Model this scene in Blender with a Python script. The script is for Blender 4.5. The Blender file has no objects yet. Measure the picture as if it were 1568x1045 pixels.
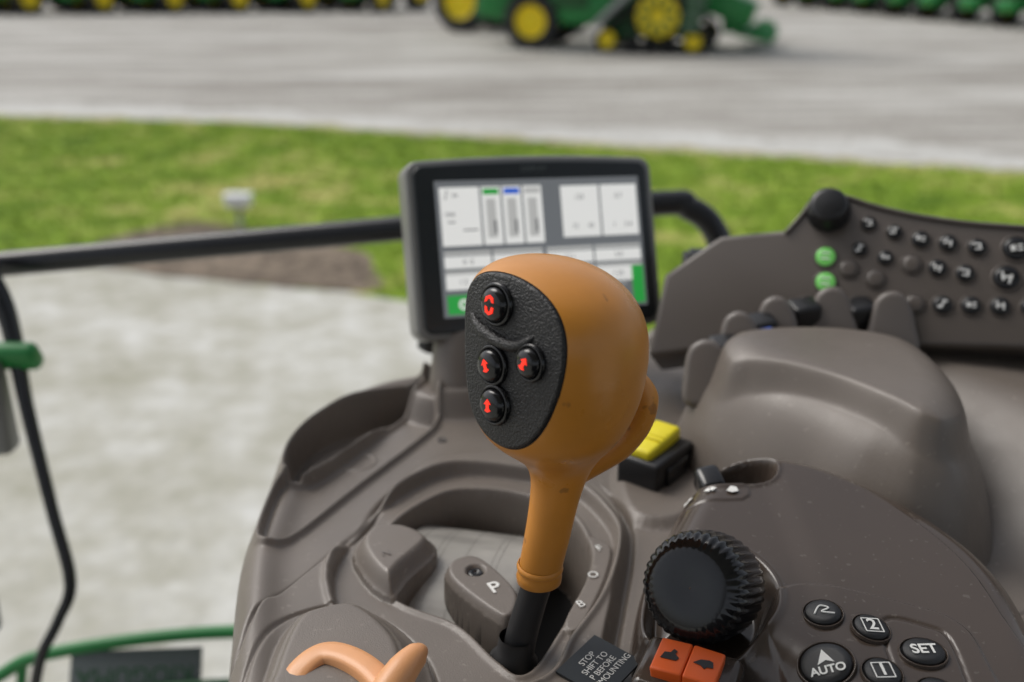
import bpy, bmesh, math, random
import numpy as np
from mathutils import Vector, Matrix
random.seed(3); np.random.seed(3)
sc=bpy.context.scene
Z0=2.34   # height of the console deck above the ground; deck-local z=0
def V(x,y,z): return Vector((x,y,z+Z0))

# ------------------------------------------------------------------ materials
def mat(name,col,rough=.5,metal=0,bump=0,bscale=400,var=0,vscale=8,emit=None,spec=.5,coat=0,col2=None,bdist=.001,rvar=0,specks=None,stretch=None):
    m=bpy.data.materials.new(name); m.use_nodes=True
    nt=m.node_tree; b=nt.nodes['Principled BSDF']; L=nt.links
    b.inputs['Base Color'].default_value=(*col,1); b.inputs['Roughness'].default_value=rough
    b.inputs['Metallic'].default_value=metal; b.inputs['Specular IOR Level'].default_value=spec
    if coat: b.inputs['Coat Weight'].default_value=coat; b.inputs['Coat Roughness'].default_value=.15
    tc=nt.nodes.new('ShaderNodeTexCoord'); src=tc.outputs['Object']
    if stretch:
        mp=nt.nodes.new('ShaderNodeMapping'); mp.inputs['Scale'].default_value=stretch; L.new(src,mp.inputs[0]); src=mp.outputs[0]
    if var or col2:
        n=nt.nodes.new('ShaderNodeTexNoise'); n.inputs['Scale'].default_value=vscale; n.inputs['Detail'].default_value=6
        L.new(src,n.inputs['Vector'])
        r=nt.nodes.new('ShaderNodeValToRGB'); L.new(n.outputs['Fac'],r.inputs[0])
        c2=col2 if col2 else tuple(min(1,c*(1+var)) for c in col)
        c1=tuple(c*(1-var) for c in col)
        r.color_ramp.elements[0].position=.35; r.color_ramp.elements[1].position=.68
        r.color_ramp.elements[0].color=(*c1,1); r.color_ramp.elements[1].color=(*c2,1)
        out_=r.outputs[0]
        if specks:
            n5=nt.nodes.new('ShaderNodeTexNoise'); n5.inputs['Scale'].default_value=specks[0]; n5.inputs['Detail'].default_value=3
            L.new(tc.outputs['Object'],n5.inputs['Vector'])
            mr5=nt.nodes.new('ShaderNodeMapRange'); L.new(n5.outputs['Fac'],mr5.inputs[0]); mr5.inputs[1].default_value=specks[1]; mr5.inputs[2].default_value=specks[1]+.04; mr5.inputs[4].default_value=specks[3]
            mx5=nt.nodes.new('ShaderNodeMix'); mx5.data_type='RGBA'; L.new(mr5.outputs[0],mx5.inputs[0]); L.new(out_,mx5.inputs[6]); mx5.inputs[7].default_value=(*specks[2],1); out_=mx5.outputs[2]
        L.new(out_,b.inputs['Base Color'])
    if rvar:
        n3=nt.nodes.new('ShaderNodeTexNoise'); n3.inputs['Scale'].default_value=35; n3.inputs['Detail'].default_value=8
        L.new(tc.outputs['Object'],n3.inputs['Vector'])
        mr=nt.nodes.new('ShaderNodeMapRange'); L.new(n3.outputs['Fac'],mr.inputs[0])
        mr.inputs[1].default_value=.3; mr.inputs[2].default_value=.7
        mr.inputs[3].default_value=rough-rvar; mr.inputs[4].default_value=rough+rvar
        L.new(mr.outputs[0],b.inputs['Roughness'])
    if bump:
        n2=nt.nodes.new('ShaderNodeTexNoise'); n2.inputs['Scale'].default_value=bscale; n2.inputs['Detail'].default_value=3
        L.new(tc.outputs['Object'],n2.inputs['Vector'])
        bp=nt.nodes.new('ShaderNodeBump'); bp.inputs['Strength'].default_value=bump; bp.inputs['Distance'].default_value=bdist
        L.new(n2.outputs['Fac'],bp.inputs['Height']); L.new(bp.outputs[0],b.inputs['Normal'])
    if emit:
        b.inputs['Emission Color'].default_value=(*emit[0],1); b.inputs['Emission Strength'].default_value=emit[1]
    return m
M={}
M['console']=mat('console_plastic',(.160,.136,.116),.36,bump=.4,bscale=1300,var=.07,vscale=14,bdist=.0005,rvar=.08,specks=(210,.665,(.27,.24,.21),.4))
M['pod']=mat('pod_plastic',(.066,.050,.040),.19,bump=.08,bscale=900,var=.06,bdist=.0003,rvar=.06,specks=(240,.665,(.16,.14,.12),.4))
M['panel']=mat('panel_plastic',(.108,.091,.079),.33,bump=.2,bscale=1300,var=.04,bdist=.0003)
M['fin']=mat('lever_grey',(.15,.130,.116),.36)
M['black']=mat('black_plastic',(.012,.012,.013),.38,bump=.3,bscale=900,bdist=.0004)
M['gloss']=mat('black_gloss',(.010,.010,.011),.15)
M['plate']=mat('joystick_plate_plastic',(.010,.010,.011),.32,bump=1,bscale=900,bdist=.0010)
M['rubber']=mat('rubber',(.014,.014,.015),.55)
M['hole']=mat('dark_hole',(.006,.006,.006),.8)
M['orange']=mat('orange_grip',(.60,.245,.036),.33,bump=.15,bscale=900,var=.10,vscale=20,bdist=.0003,rvar=.10,specks=(75,.685,(.22,.09,.03),.55))
M['tan']=mat('orange_throttle',(.74,.36,.16),.38,bump=.1,bscale=900,var=.05,vscale=30)
M['rock']=mat('orange_rocker',(.80,.12,.015),.4)
M['yellow']=mat('yellow_switch_plastic',(.80,.68,.02),.4)
M['drum']=mat('drum_plastic',(.30,.285,.26),.30,var=.22,vscale=22,stretch=(12,1,1),bump=.2,bscale=300,bdist=.0003)
M['white']=mat('white_print',(.75,.75,.72),.6)
M['grey']=mat('grey_print',(.22,.21,.19),.6)
M['red']=mat('red_icon',(.5,.01,.005),.4,emit=((1,.03,.01),1.1))
M['greenl']=mat('green_lit_button',(.12,.40,.08),.4,emit=((.25,.85,.18),.22))
M['mframe']=mat('monitor_frame',(.20,.20,.19),.36)
M['mbezel']=mat('monitor_bezel',(.016,.020,.022),.33)
M['tube']=mat('black_paint_tube',(.012,.013,.015),.26)
M['gpaint']=mat('green_paint',(.012,.20,.040),.4,var=.1)
M['gdark']=mat('dark_green_paint',(.01,.08,.02),.5)
M['ypaint']=mat('yellow_paint',(.90,.70,.01),.45)
M['tire']=mat('tyre_rubber',(.022,.022,.022),.85,var=.2)
M['glass']=mat('dark_glass',(.02,.025,.03),.1)
M['metal']=mat('grey_metal',(.30,.31,.31),.45,metal=.3)
M['lamp']=mat('lamp_head',(.85,.86,.86),.4)
M['plategrey']=mat('step_plate_grey',(.11,.13,.125),.5,bump=.3,bscale=200)
M['roof']=mat('roof_liner',(.25,.25,.24),.8)
M['sbg']=mat('screen_background',(.08,.085,.09),.3,emit=((.15,.16,.17),.7))
M['sw']=mat('screen_white',(.4,.4,.4),.3,emit=((.80,.80,.77),.72))
M['sg']=mat('screen_lightgrey',(.3,.3,.3),.3,emit=((.48,.48,.46),.68))
M['sd']=mat('screen_dark',(.05,.05,.06),.3,emit=((.12,.12,.13),.5))
M['sgr']=mat('screen_green',(.02,.2,.03),.3,emit=((.02,.30,.05),.8))
M['sbl']=mat('screen_blue',(.02,.1,.4),.3,emit=((.03,.10,.5),.8))

# ------------------------------------------------------------------ helpers
def link(o,parent=None):
    sc.collection.objects.link(o)
    if parent is not None: o.parent=parent
    return o
def empty(name,loc=(0,0,0)):
    e=bpy.data.objects.new(name,None); e.empty_display_size=.05; e.location=loc; sc.collection.objects.link(e); return e
def meshobj(name,verts,faces,mats,parent=None,smooth=True,mi=None):
    me=bpy.data.meshes.new(name); me.from_pydata([tuple(v) for v in verts],[],faces); me.update()
    for m in mats: me.materials.append(m)
    me.polygons.foreach_set('use_smooth',[smooth]*len(me.polygons))
    if mi is not None: me.polygons.foreach_set('material_index',mi)
    o=bpy.data.objects.new(name,me); return link(o,parent)
def frame(c,x,n):
    n=Vector(n).normalized(); x=Vector(x); x=(x-n*x.dot(n)).normalized(); y=n.cross(x)
    m=Matrix((x,y,n)).transposed().to_4x4(); m.translation=Vector(c); return m
def bevel(o,w,s=3,ang=35):
    b=o.modifiers.new('b','BEVEL'); b.width=w; b.segments=s; b.limit_method='ANGLE'; b.angle_limit=math.radians(ang)
    return o
def box(name,size,mtx,m,parent=None,bev=.002,seg=3,taper=None):
    sx,sy,sz=[s/2 for s in size]; vs=[]
    for z in(-sz,sz):
        k=1 if (taper is None or z<0) else taper
        vs+=[(-sx*k,-sy*k,z),(sx*k,-sy*k,z),(sx*k,sy*k,z),(-sx*k,sy*k,z)]
    fs=[(3,2,1,0),(4,5,6,7),(0,1,5,4),(1,2,6,5),(2,3,7,6),(3,0,4,7)]
    o=meshobj(name,vs,fs,[m],parent,bool(bev)); o.matrix_local=mtx
    if bev: bevel(o,bev,seg)
    return o
def cr(poly,n=6,closed=True):
    P=np.array(poly,float); N=len(P); out=[]
    rng=range(N) if closed else range(N-1)
    for i in rng:
        if closed: a,b,c,d=P[(i-1)%N],P[i],P[(i+1)%N],P[(i+2)%N]
        else: a,b,c,d=P[max(i-1,0)],P[i],P[i+1],P[min(i+2,N-1)]
        for k in range(n):
            t=k/n; out.append(.5*((2*b)+(-a+c)*t+(2*a-5*b+4*c-d)*t*t+(-a+3*b-3*c+d)*t**3))
    if not closed: out.append(P[-1])
    return np.array(out)
def prism(name,poly,z0,z1,mtx,m,parent=None,bev=.001,seg=3,smooth=0):
    if smooth: poly=cr(poly,smooth)
    P=[(p[0],p[1]) for p in poly]
    a=sum(P[i][0]*P[(i+1)%len(P)][1]-P[(i+1)%len(P)][0]*P[i][1] for i in range(len(P)))
    if a<0: P=P[::-1]
    n=len(P); vs=[(x,y,z0) for x,y in P]+[(x,y,z1) for x,y in P]
    fs=[tuple(range(n-1,-1,-1)),tuple(range(n,2*n))]+[(i,(i+1)%n,n+(i+1)%n,n+i) for i in range(n)]
    o=meshobj(name,vs,fs,[m],parent,True); o.matrix_local=mtx
    if bev: bevel(o,bev,seg,50)
    else:
        for p in o.data.polygons: p.use_smooth=False
    return o
def tube(name,pts,rad,m,parent=None,seg=16,sub=8,flat=1.0):
    P=cr(pts,sub,False); n=len(P)
    if not hasattr(rad,'__len__'): R=np.full(n,rad)
    else: R=np.interp(np.linspace(0,len(rad)-1,n),range(len(rad)),rad)
    vs=[];fs=[]
    T=[Vector(P[min(i+1,n-1)]-P[max(i-1,0)]).normalized() for i in range(n)]
    x=T[0].orthogonal().normalized()
    for i in range(n):
        t=T[i]; x=(x-t*x.dot(t)).normalized(); y=t.cross(x)
        for k in range(seg):
            a=2*math.pi*k/seg
            vs.append(Vector(P[i])+x*math.cos(a)*R[i]+y*math.sin(a)*R[i])
    for i in range(n-1):
        for k in range(seg):
            fs.append((i*seg+k,i*seg+(k+1)%seg,(i+1)*seg+(k+1)%seg,(i+1)*seg+k))
    fs.append(tuple(range(seg-1,-1,-1))); fs.append(tuple(range((n-1)*seg,n*seg)))
    return meshobj(name,vs,fs,[m],parent)
def lathe(name,prof,mtx,mats,parent=None,seg=48,mi=None,sx=1,sy=1):
    n=len(prof); vs=[];fs=[];idx=[]
    for r,z in prof:
        for k in range(seg):
            a=2*math.pi*k/seg; vs.append((r*math.cos(a)*sx,r*math.sin(a)*sy,z))
    for i in range(n-1):
        for k in range(seg):
            fs.append((i*seg+k,i*seg+(k+1)%seg,(i+1)*seg+(k+1)%seg,(i+1)*seg+k)); idx.append(mi[i] if mi else 0)
    o=meshobj(name,vs,fs,mats,parent,True,idx); o.matrix_local=mtx; return o
def text(name,s,size,mtx,m,parent=None,ext=.00015,bold=0):
    t=bpy.data.curves.new(name,'FONT'); t.body=s; t.size=size; t.align_x='CENTER'; t.align_y='CENTER'; t.extrude=ext; t.offset=bold
    t.materials.append(m); o=bpy.data.objects.new(name,t); link(o,parent); o.matrix_local=mtx; return o
def ss(t): t=np.clip(t,0,1); return t*t*(3-2*t)
class Grid:
    def __init__(s,x0,x1,y0,y1,st):
        s.x=np.arange(x0,x1,st); s.y=np.arange(y0,y1,st); s.st=st
        s.X,s.Y=np.meshgrid(s.x,s.y); s.Z=np.zeros_like(s.X); s.keep=np.ones_like(s.X,bool); s.mi=np.zeros_like(s.X,int)
    def sdf(s,poly,sub=6,m=.04):
        P=cr(poly,sub) if sub else np.array(poly)
        D=np.full_like(s.X,m)
        i0,i1=np.searchsorted(s.x,[P[:,0].min()-m,P[:,0].max()+m]); j0,j1=np.searchsorted(s.y,[P[:,1].min()-m,P[:,1].max()+m])
        X=s.X[j0:j1,i0:i1];Y=s.Y[j0:j1,i0:i1]
        if X.size==0: return D
        d=np.full_like(X,9.);ins=np.zeros_like(X,bool)
        for k in range(len(P)):
            ax,ay=P[k];bx,by=P[(k+1)%len(P)];ex,ey=bx-ax,by-ay
            L=ex*ex+ey*ey+1e-18; wx=X-ax;wy=Y-ay; t=np.clip((wx*ex+wy*ey)/L,0,1)
            d=np.minimum(d,(wx-ex*t)**2+(wy-ey*t)**2)
            if abs(ey)>1e-12:
                c=((ay>Y)!=(by>Y))&(X<ex*(Y-ay)/ey+ax); ins^=c
        d=np.sqrt(d); d[ins]*=-1; D[j0:j1,i0:i1]=np.minimum(d,m); return D
    def build(s,name,mats,parent=None):
        ny,nx=s.X.shape; co=np.stack([s.X,s.Y,s.Z+Z0],-1).reshape(-1,3).astype(np.float32)
        q=s.keep[:-1,:-1]&s.keep[1:,:-1]&s.keep[:-1,1:]&s.keep[1:,1:]
        jj,ii=np.nonzero(q); a=jj*nx+ii; F=np.stack([a,a+1,a+nx+1,a+nx],-1)
        used=np.unique(F); re=np.full(nx*ny,-1); re[used]=np.arange(len(used)); F=re[F]; co=co[used]
        me=bpy.data.meshes.new(name); me.vertices.add(len(co)); me.vertices.foreach_set('co',co.ravel())
        me.loops.add(F.size); me.loops.foreach_set('vertex_index',F.ravel().astype(np.int32))
        me.polygons.add(len(F)); me.polygons.foreach_set('loop_start',np.arange(0,F.size,4,dtype=np.int32)); me.polygons.foreach_set('loop_total',np.full(len(F),4,dtype=np.int32))
        for m in mats: me.materials.append(m)
        me.polygons.foreach_set('material_index',s.mi[jj,ii].astype(np.int32)); me.polygons.foreach_set('use_smooth',np.ones(len(F),bool))
        me.update(calc_edges=True); me.validate()
        o=bpy.data.objects.new(name,me); return link(o,parent)
    def h(s,x,y):
        i=int(np.clip((x-s.x[0])/s.st,1,len(s.x)-2));j=int(np.clip((y-s.y[0])/s.st,1,len(s.y)-2)); return s.Z[j,i]
    def at(s,x,y,ang=0,lift=.0003,e=.006):
        hx=(s.h(x+e,y)-s.h(x-e,y))/(2*e); hy=(s.h(x,y+e)-s.h(x,y-e))/(2*e)
        n=Vector((-hx,-hy,1)).normalized(); c=Vector((x,y,s.h(x,y)+Z0))+n*lift
        a=math.radians(ang); return frame(c,(math.cos(a),math.sin(a),0),n)

# ------------------------------------------------------------------ console deck
console=empty('console',(0,0,0))
G=Grid(-.225,.62,.33,1.0,.001)
out=[(-.151,.423),(-.173,.534),(-.177,.615),(-.179,.711),(-.157,.766),(-.124,.807),(-.085,.829),(-.039,.852),(.14,.918),(.282,.975),(.45,1.03),(.75,1.03),(.75,.2),(-.08,.2),(-.13,.33)]
so=G.sdf(out,6,.06)
X,Y=G.X,G.Y
Z=np.zeros_like(X)
Z+=.065*ss((X+(Y-.6)*.55-.27)/.13)            # deck swells up to the right and rear
Z+=.006*np.exp(-((so+.016)/.010)**2)
# gate surround
ridge1=[(-.145,.455),(-.136,.487),(-.116,.527),(-.097,.568),(-.084,.61),(-.06,.651),(-.022,.665),(.013,.658),(.055,.628),(.073,.58),(.071,.541),(.060,.487),(.048,.423),(.04,.30),(-.14,.30)]
s1=G.sdf(ridge1); Z+=.010*ss(-s1/.005+.5); Z-=.0034*np.exp(-((s1-.0046)/.0020)**2)
ridge2=[(-.098,.572),(-.070,.622),(-.04,.643),(.010,.634),(.043,.615),(.063,.575),(.066,.541),(.052,.490),(.032,.450),(.010,.412),(-.06,.41),(-.108,.5)]
s2=G.sdf(ridge2); Z-=.009*ss(-s2/.004+.5); Z+=.0022*np.exp(-((s2-.003)/.002)**2)
opening=[(-.080,.566),(-.050,.612),(-.02,.619),(.014,.608),(.040,.582),(.048,.543),(.043,.506),(.028,.470),(.008,.430),(-.006,.438),(-.030,.470),(-.072,.500)]
s3=G.sdf(opening); Z-=.060*ss(-s3/.004+.5); Z+=.0016*np.exp(-((s3-.0035)/.0018)**2)
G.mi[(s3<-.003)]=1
# label strip on the right of the gate
ssx=G.sdf([(.050,.556),(.063,.545),(.058,.515),(.046,.480),(.036,.460),(.030,.468),(.044,.505),(.051,.535)],4)
Z=np.where(ssx<.001,np.maximum(Z,.0045*ss(-ssx/.0015+.7)),Z)
# P plate (rounded bar) and stop cover
sp=G.sdf([(-.041,.507),(-.038,.520),(-.026,.526),(-.014,.519),(.004,.490),(.004,.468),(-.004,.460),(-.016,.470),(-.034,.492)],5)
pl=.012-.006*(1-ss(-sp/.004)); m=sp<.0; Z=np.where(m,np.maximum(Z,pl),Z); G.mi[sp<.0015]=0
Z=np.where((sp>=0)&(sp<.002)&(Z<.0),Z+(.006-Z)*(1-sp/.002),Z)
cv=G.sdf([(-.100,.545),(-.090,.560),(-.070,.562),(-.052,.550),(-.048,.534),(-.062,.508),(-.070,.490),(-.084,.500),(-.098,.525)],5)
cz=.004+.011*ss(-cv/.010); Z=np.where(cv<0,np.maximum(Z,cz),Z); G.mi[cv<.0015]=0
Z=np.where((cv>=0)&(cv<.002)&(Z<.0),Z+(.004-Z)*(1-cv/.002),Z)
# throttle housing lower left
hs=G.sdf([(-.135,.405),(-.131,.452),(-.115,.470),(-.084,.476),(-.055,.450),(-.040,.415),(-.03,.34),(-.13,.34)],5)
Z=np.where(hs<.0,np.maximum(Z,.006+.018*ss(-hs/.020)),Z); Z-=.002*np.exp(-((hs-.001)/.0012)**2)
Z-=.0012*np.exp(-((hs+.016)/.0010)**2)
# pocket and tray
pk=G.sdf([(-.163,.640),(-.174,.700),(-.160,.741),(-.128,.772),(-.091,.793),(-.079,.783),(-.112,.716),(-.145,.652)],4)
Z-=.036*ss(-pk/.004+.5); Z+=.0034*np.exp(-((pk-.003)/.0022)**2)
tr=G.sdf([(-.163,.556),(-.168,.600),(-.165,.632),(-.146,.644),(-.116,.701),(-.086,.769),(-.075,.788),(-.064,.778),(-.064,.729),(-.074,.700),(-.112,.627),(-.148,.556)],4)
Z-=.0085*ss(-tr/.003+.5); Z+=.0046*np.exp(-((tr-.003)/.0020)**2)
lg=np.hypot(X+.119,Y-.681)-.0135; Z+=.0010*np.exp(-(lg/.0009)**2)
# saddle around the yellow switch and monitor foot swelling
ys=G.sdf([(.070,.60),(.075,.66),(.11,.69),(.142,.68),(.145,.62),(.12,.575),(.085,.57)],4); Z+=.006*ss(-ys/.012)
mf=np.hypot((X+.045)/.040,(Y-.775)/.028); Z+=.022*ss((1.45-mf)/.55)
Z-=.0035*ss((.0062-np.hypot(X+.022,Y-.507))/.0012)
# groove seam on the right deck
gs=np.abs((Y-.455)-(X-.25)*.55); Z-=.0016*np.exp(-(gs/.0011)**2)*ss((X-.245)/.01)
# drop off at the outline
rr=.014; inn=np.clip((-so)/rr,0,1); Z-=np.where(so<0,rr*(1-np.sqrt(np.clip(1-(1-inn)**2,0,1))),0)
Z=np.where(so>=0,Z*0-rr-so*5.5,Z); G.keep=so<.045
G.Z=Z
deck=G.build('deck',[M['console'],M['hole']],console)
prism('console_body',[(-.175,.34),(-.195,.56),(-.195,.70),(-.15,.79),(-.05,.86),(.60,.99),(.60,.34)],-.55,-.17,Matrix.Translation((0,0,Z0)),M['console'],console,.01,3)
for i,(x,y) in enumerate([(.155,.735),(-.055,.700),(.315,.49)]): lathe('deck_screw_%d'%(i+1),[(.0001,-.001),(.0022,-.001),(.0026,.0005),(.0034,.0006),(.0038,-.001)],G.at(x,y,0,.0004,.004),[M['black']],console,20)
# drum in the gate
ax=Vector((.97,-.22,0)).normalized()
prof=[(.0001,-.085),(.118,-.085),(.120,-.083)]+[(.120,-.083+.0035*i) for i in range(1,24)]+[(.118,.002),(.0001,.002)]
dz=-.124; DM=frame(V(.008,.532,dz),(0,0,1),ax)
lathe('gate_drum',prof,DM,[M['drum']],console,200)
for i,o_ in enumerate((-.074,-.060,-.056,-.040,-.022,-.018)):
    lathe('drum_groove_%d'%(i+1),[(.1195,0),(.1203,.0003),(.1195,.0006)],frame(V(.008,.532,dz)+ax*o_,(0,0,1),ax),[M['grey']],console,200)
lathe('plate_screw',[(.0001,.0015),(.0018,.0012),(.002,.0022),(.0042,.0022),(.0048,.001),(.005,-.002)],G.at(-.022,.507,0,.0,.012),[M['gloss']],console,24)
text('mark_p','P',.0145,G.at(-.010,.489,25,.0004),M['white'],console,bold=.0002)
for s,(x,y) in zip('FOB',[(.0555,.541),(.0495,.512),(.040,.483)]): text('mark_'+s.lower(),s,.0085,G.at(x,y,24,.0008,.002),M['white'],console)
text('mark_n','N',.008,G.at(-.077,.520,20,.0004),M['fin'],console)
# sticker
a=math.radians(52); st=frame(V(.0455,.4215,.0115),(math.cos(a),math.sin(a),.0),(.04,-.06,1)); prism('warning_sticker',[(-.018,-.015),(.018,-.015),(.018,.015),(-.018,.015)],-.0012,.0003,st,M['mbezel'],console,0)
st2=st.copy(); st2.translation=st.translation+st.to_3x3()@Vector((0,0,.0005))
text('sticker_text','STOP\nSHIFT TO\nP BEFORE\nDISMOUNTING',.0050,st2,M['white'],console,.00005)
# orange rocker switch
rk=frame(V(.0865,.396,.029),(.86,-.42,0),(-.1,-.15,1))
box('rocker_bezel',(.050,.035,.040),rk@Matrix.Translation((0,0,-.018)),M['pod'],console,.005)
for i,sx in enumerate((-1,1)):
    box('rocker_pad_%d'%(i+1),(.0160,.021,.009),rk@Matrix.Translation((sx*.0080,0,.004))@Matrix.Rotation(sx*.06,4,'Y'),M['rock'],console,.0012)
for i,(sx,sh) in enumerate(((-1,[(-.005,-.003),(-.004,.001),(-.001,.0015),(.000,.004),(.002,.003),(.0015,.001),(.004,-.001),(.003,-.003)]),(1,[(-.005,-.001),(-.002,.002),(.002,.003),(.004,.0025),(.005,-.001),(.002,-.0015),(.001,-.003),(-.001,-.0015)]))):
    prism('rocker_icon_%d'%(i+1),sh,0,.0002,rk@Matrix.Translation((sx*.0080,0,.0088))@Matrix.Rotation(sx*.06,4,'Y'),M['black'],console,0)

# ------------------------------------------------------------------ hand throttle
thr=empty('hand_throttle')
P=[(-.1115,.392,.020),(-.106,.406,.0245),(-.096,.4145,.0270),(-.083,.4100,.0285),(-.069,.398,.0290),(-.056,.379,.028),(-.048,.362,.025)]
C=cr(P,8,False); vs=[];fs=[]
for i,p in enumerate(C):
    t=C[min(i+1,len(C)-1)]-C[max(i-1,0)]; t=t/np.linalg.norm(t); w=np.cross(t,[0,0,1]); w/=np.linalg.norm(w)
    for (a,b) in ((-.0068,-.010),(-.0068,-.0008),(-.0056,.0008),(-.002,.0014),(.002,.0014),(.0056,.0008),(.0068,-.0008),(.0068,-.010)):
        q=p+w*a+np.array([0,0,b]); vs.append((q[0],q[1],q[2]+Z0))
for i in range(len(C)-1):
    for k in range(7): fs.append((i*8+k,i*8+k+1,(i+1)*8+k+1,(i+1)*8+k))
meshobj('throttle_band',vs,fs,[M['tan']],thr)
tube('throttle_knob',[V(-.066,.366,.022),V(-.060,.378,.030),V(-.053,.390,.035),V(-.0470,.399,.037),V(-.0432,.404,.0365)],[.0090,.0088,.0080,.0062,.0020],M['tan'],thr,20)

# ------------------------------------------------------------------ joystick
joy=empty('joystick')
tab=[(43,6,23),(44.5,2.6,26.4),(48,2.2,26.8),(51,3.0,26.5),(58,4.4,27.6),(69,6,30),(84,8.2,32.6),(96,9.4,35),(107,10,38),(114,9,40.5),(120,5,44),(127,-3,48),(138,-14,54.5),(149,-19.5,60),(163,-21.5,64.2),(178,-22,65.5),(192,-22,65.5)]
tab=np.array(tab)/1000.
zs=np.concatenate([np.linspace(.043,.053,12),np.linspace(.055,.178,66)])
xl=np.interp(zs,tab[:,0],tab[:,1]); xr=np.interp(zs,tab[:,0],tab[:,2])
def sm(a,n,lo,hi):
    b=a.copy()
    for _ in range(n):
        c=b.copy(); c[1:-1]=(b[:-2]+2*b[1:-1]+b[2:])/4; b[lo:hi]=c[lo:hi]
    return b
xl=sm(xl,14,13,77); xr=sm(xr,14,13,77)
u=np.sin(np.linspace(0,math.pi/2,46)[1:-1]); u=np.append(u,[.9996,.9999,.99998,.999999])
zs=np.append(zs,.178+.0470*u)
kk=(1-u**2.6)**(1/2.0); kl=(1-u**6)**(1/2.3)
xr=np.append(xr,.0125+.0530*kk); xl=np.append(xl,.0115-.0335*kl)
N=200; bm=bmesh.new(); rings=[]
for z,a,b in zip(zs,xl,xr):
    c=(a+b)/2; r=(b-a)/2; k=float(ss((z-.115)/.03)); ry=r*(.95+.13*k); cy=.450-.006*k
    rings.append([bm.verts.new((c+r*math.cos(2*math.pi*i/N),cy+ry*math.sin(2*math.pi*i/N),z+Z0)) for i in range(N)])
for i in range(len(rings)-1):
    for k in range(N): bm.faces.new((rings[i][k],rings[i][(k+1)%N],rings[i+1][(k+1)%N],rings[i+1][k]))
bm.faces.new(rings[0][::-1]); bm.faces.new(rings[-1])
pn=Vector((-.72,-.69,.17)).normalized(); pc=V(-.001,.4215,.185)
bmesh.ops.recalc_face_normals(bm,faces=bm.faces)
for f in bm.faces: f.smooth=True
bmesh.ops.bisect_plane(bm,geom=bm.verts[:]+bm.edges[:]+bm.faces[:],plane_co=pc,plane_no=pn,clear_outer=True)
ed=[e for e in bm.edges if e.is_boundary]
f=bmesh.ops.contextual_create(bm,geom=ed)['faces'][0]
f.normal_update()
if f.normal.dot(pn)<0: f.normal_flip()
cap_outline=[v.co.copy() for v in f.verts]
for e in f.edges: e.smooth=False
f.smooth=False; f.material_index=1
bm.normal_update()
me=bpy.data.meshes.new('grip'); bm.to_mesh(me); bm.free()
me.materials.append(M['orange']); me.materials.append(M['hole'])
grip=bpy.data.objects.new('grip',me); link(grip,joy)
PF=frame(pc,(.69,-.72,0),pn); inv=PF.inverted()
loc=[inv@v for v in cap_outline]; cx=sum(v.x for v in loc)/len(loc); cyy=sum(v.y for v in loc)/len(loc)
pp=[(cx+(v.x-cx)*.982,cyy+(v.y-cyy)*.986) for v in loc][::2]
prism('face_plate',pp,-.002,.0020,PF,M['plate'],joy,.0014,3)
camo=Vector((0,0,2.70))
def onplate(x,y,z):   # drop a point onto the face plate
    p=V(x,y,z); d=(p-camo); t=(pc-camo).dot(pn)/d.dot(pn); return inv@(camo+d*t)
for i,(x,y,z,rr2) in enumerate([(-.005,.421,.212,.0088),(-.007,.420,.183,.0084),(.010,.406,.190,.0076),(-.006,.418,.164,.0084)]):
    p=onplate(x,y,z); mt=PF@Matrix.Translation((p.x,p.y,.0020))
    lathe('button_bezel_%d'%(i+1),[(rr2*1.18,-.0005),(rr2*1.16,.0016),(rr2*1.05,.0024),(rr2*.97,.0020),(rr2*.94,.0002)],mt,[M['gloss']],joy,40)
    lathe('button_%d'%(i+1),[(rr2*.92,-.0005),(rr2*.90,.0030),(rr2*.75,.0044),(rr2*.45,.0052),(.0001,.0055)],mt,[M['gloss']],joy,40)
    if i==0:
        ics=[[(-.0030,.0008),(-.0026,.0034),(-.0004,.0046),(.0020,.0036),(.0026,.0014),(.0014,.0016),(.0006,.0030),(-.0010,.0030),(-.0018,.0016)],
             [(.0030,-.0008),(.0026,-.0034),(.0004,-.0046),(-.0020,-.0036),(-.0026,-.0008),(-.0012,-.0012),(-.0006,-.0030),(.0010,-.0030),(.0016,-.0006)]]
    else:
        s7=.72; r7=(.0,.5,-.4,.2)[i]
        up=[(0,.0045),(.0030,.0012),(.0012,.0012),(.0012,-.0016),(.0026,-.0030),(.0,-.0040),(-.0026,-.0030),(-.0012,-.0016),(-.0012,.0012),(-.0030,.0012)]
        ics=[[((a*math.cos(r7)-b*math.sin(r7))*s7,(a*math.sin(r7)+b*math.cos(r7))*s7) for a,b in up]]
    for j,ic in enumerate(ics): prism('button_icon_%d_%d'%(i+1,j+1),ic,.0048,.0057,mt,M['red'],joy,0)
a=onplate(-.020,.432,.203); b=onplate(.011,.405,.200)
tube('plate_ridge',[PF@Vector((a.x+.003,a.y+.002,.0008)),PF@Vector((a.x*.7+b.x*.3,a.y-.004,.0030)),PF@Vector((b.x*.75+a.x*.25,b.y-.005,.0032)),PF@Vector((b.x,b.y+.003,.0008))],[.0012,.0028,.0028,.0010],M['plate'],joy,12)
tube('paddle',[V(.028,.462,.103),V(.041,.466,.110),V(.055,.470,.118),V(.0645,.471,.130),V(.0675,.470,.144),V(.063,.468,.157)],[.009,.0100,.0105,.0096,.0085,.004],M['orange'],joy,24)
tube('stem',[V(.000,.440,-.030),V(.004,.446,.005),V(.010,.449,.030),V(.0145,.450,.046)],[.0090,.0088,.0082,.0080],M['rubber'],joy,24)
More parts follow.
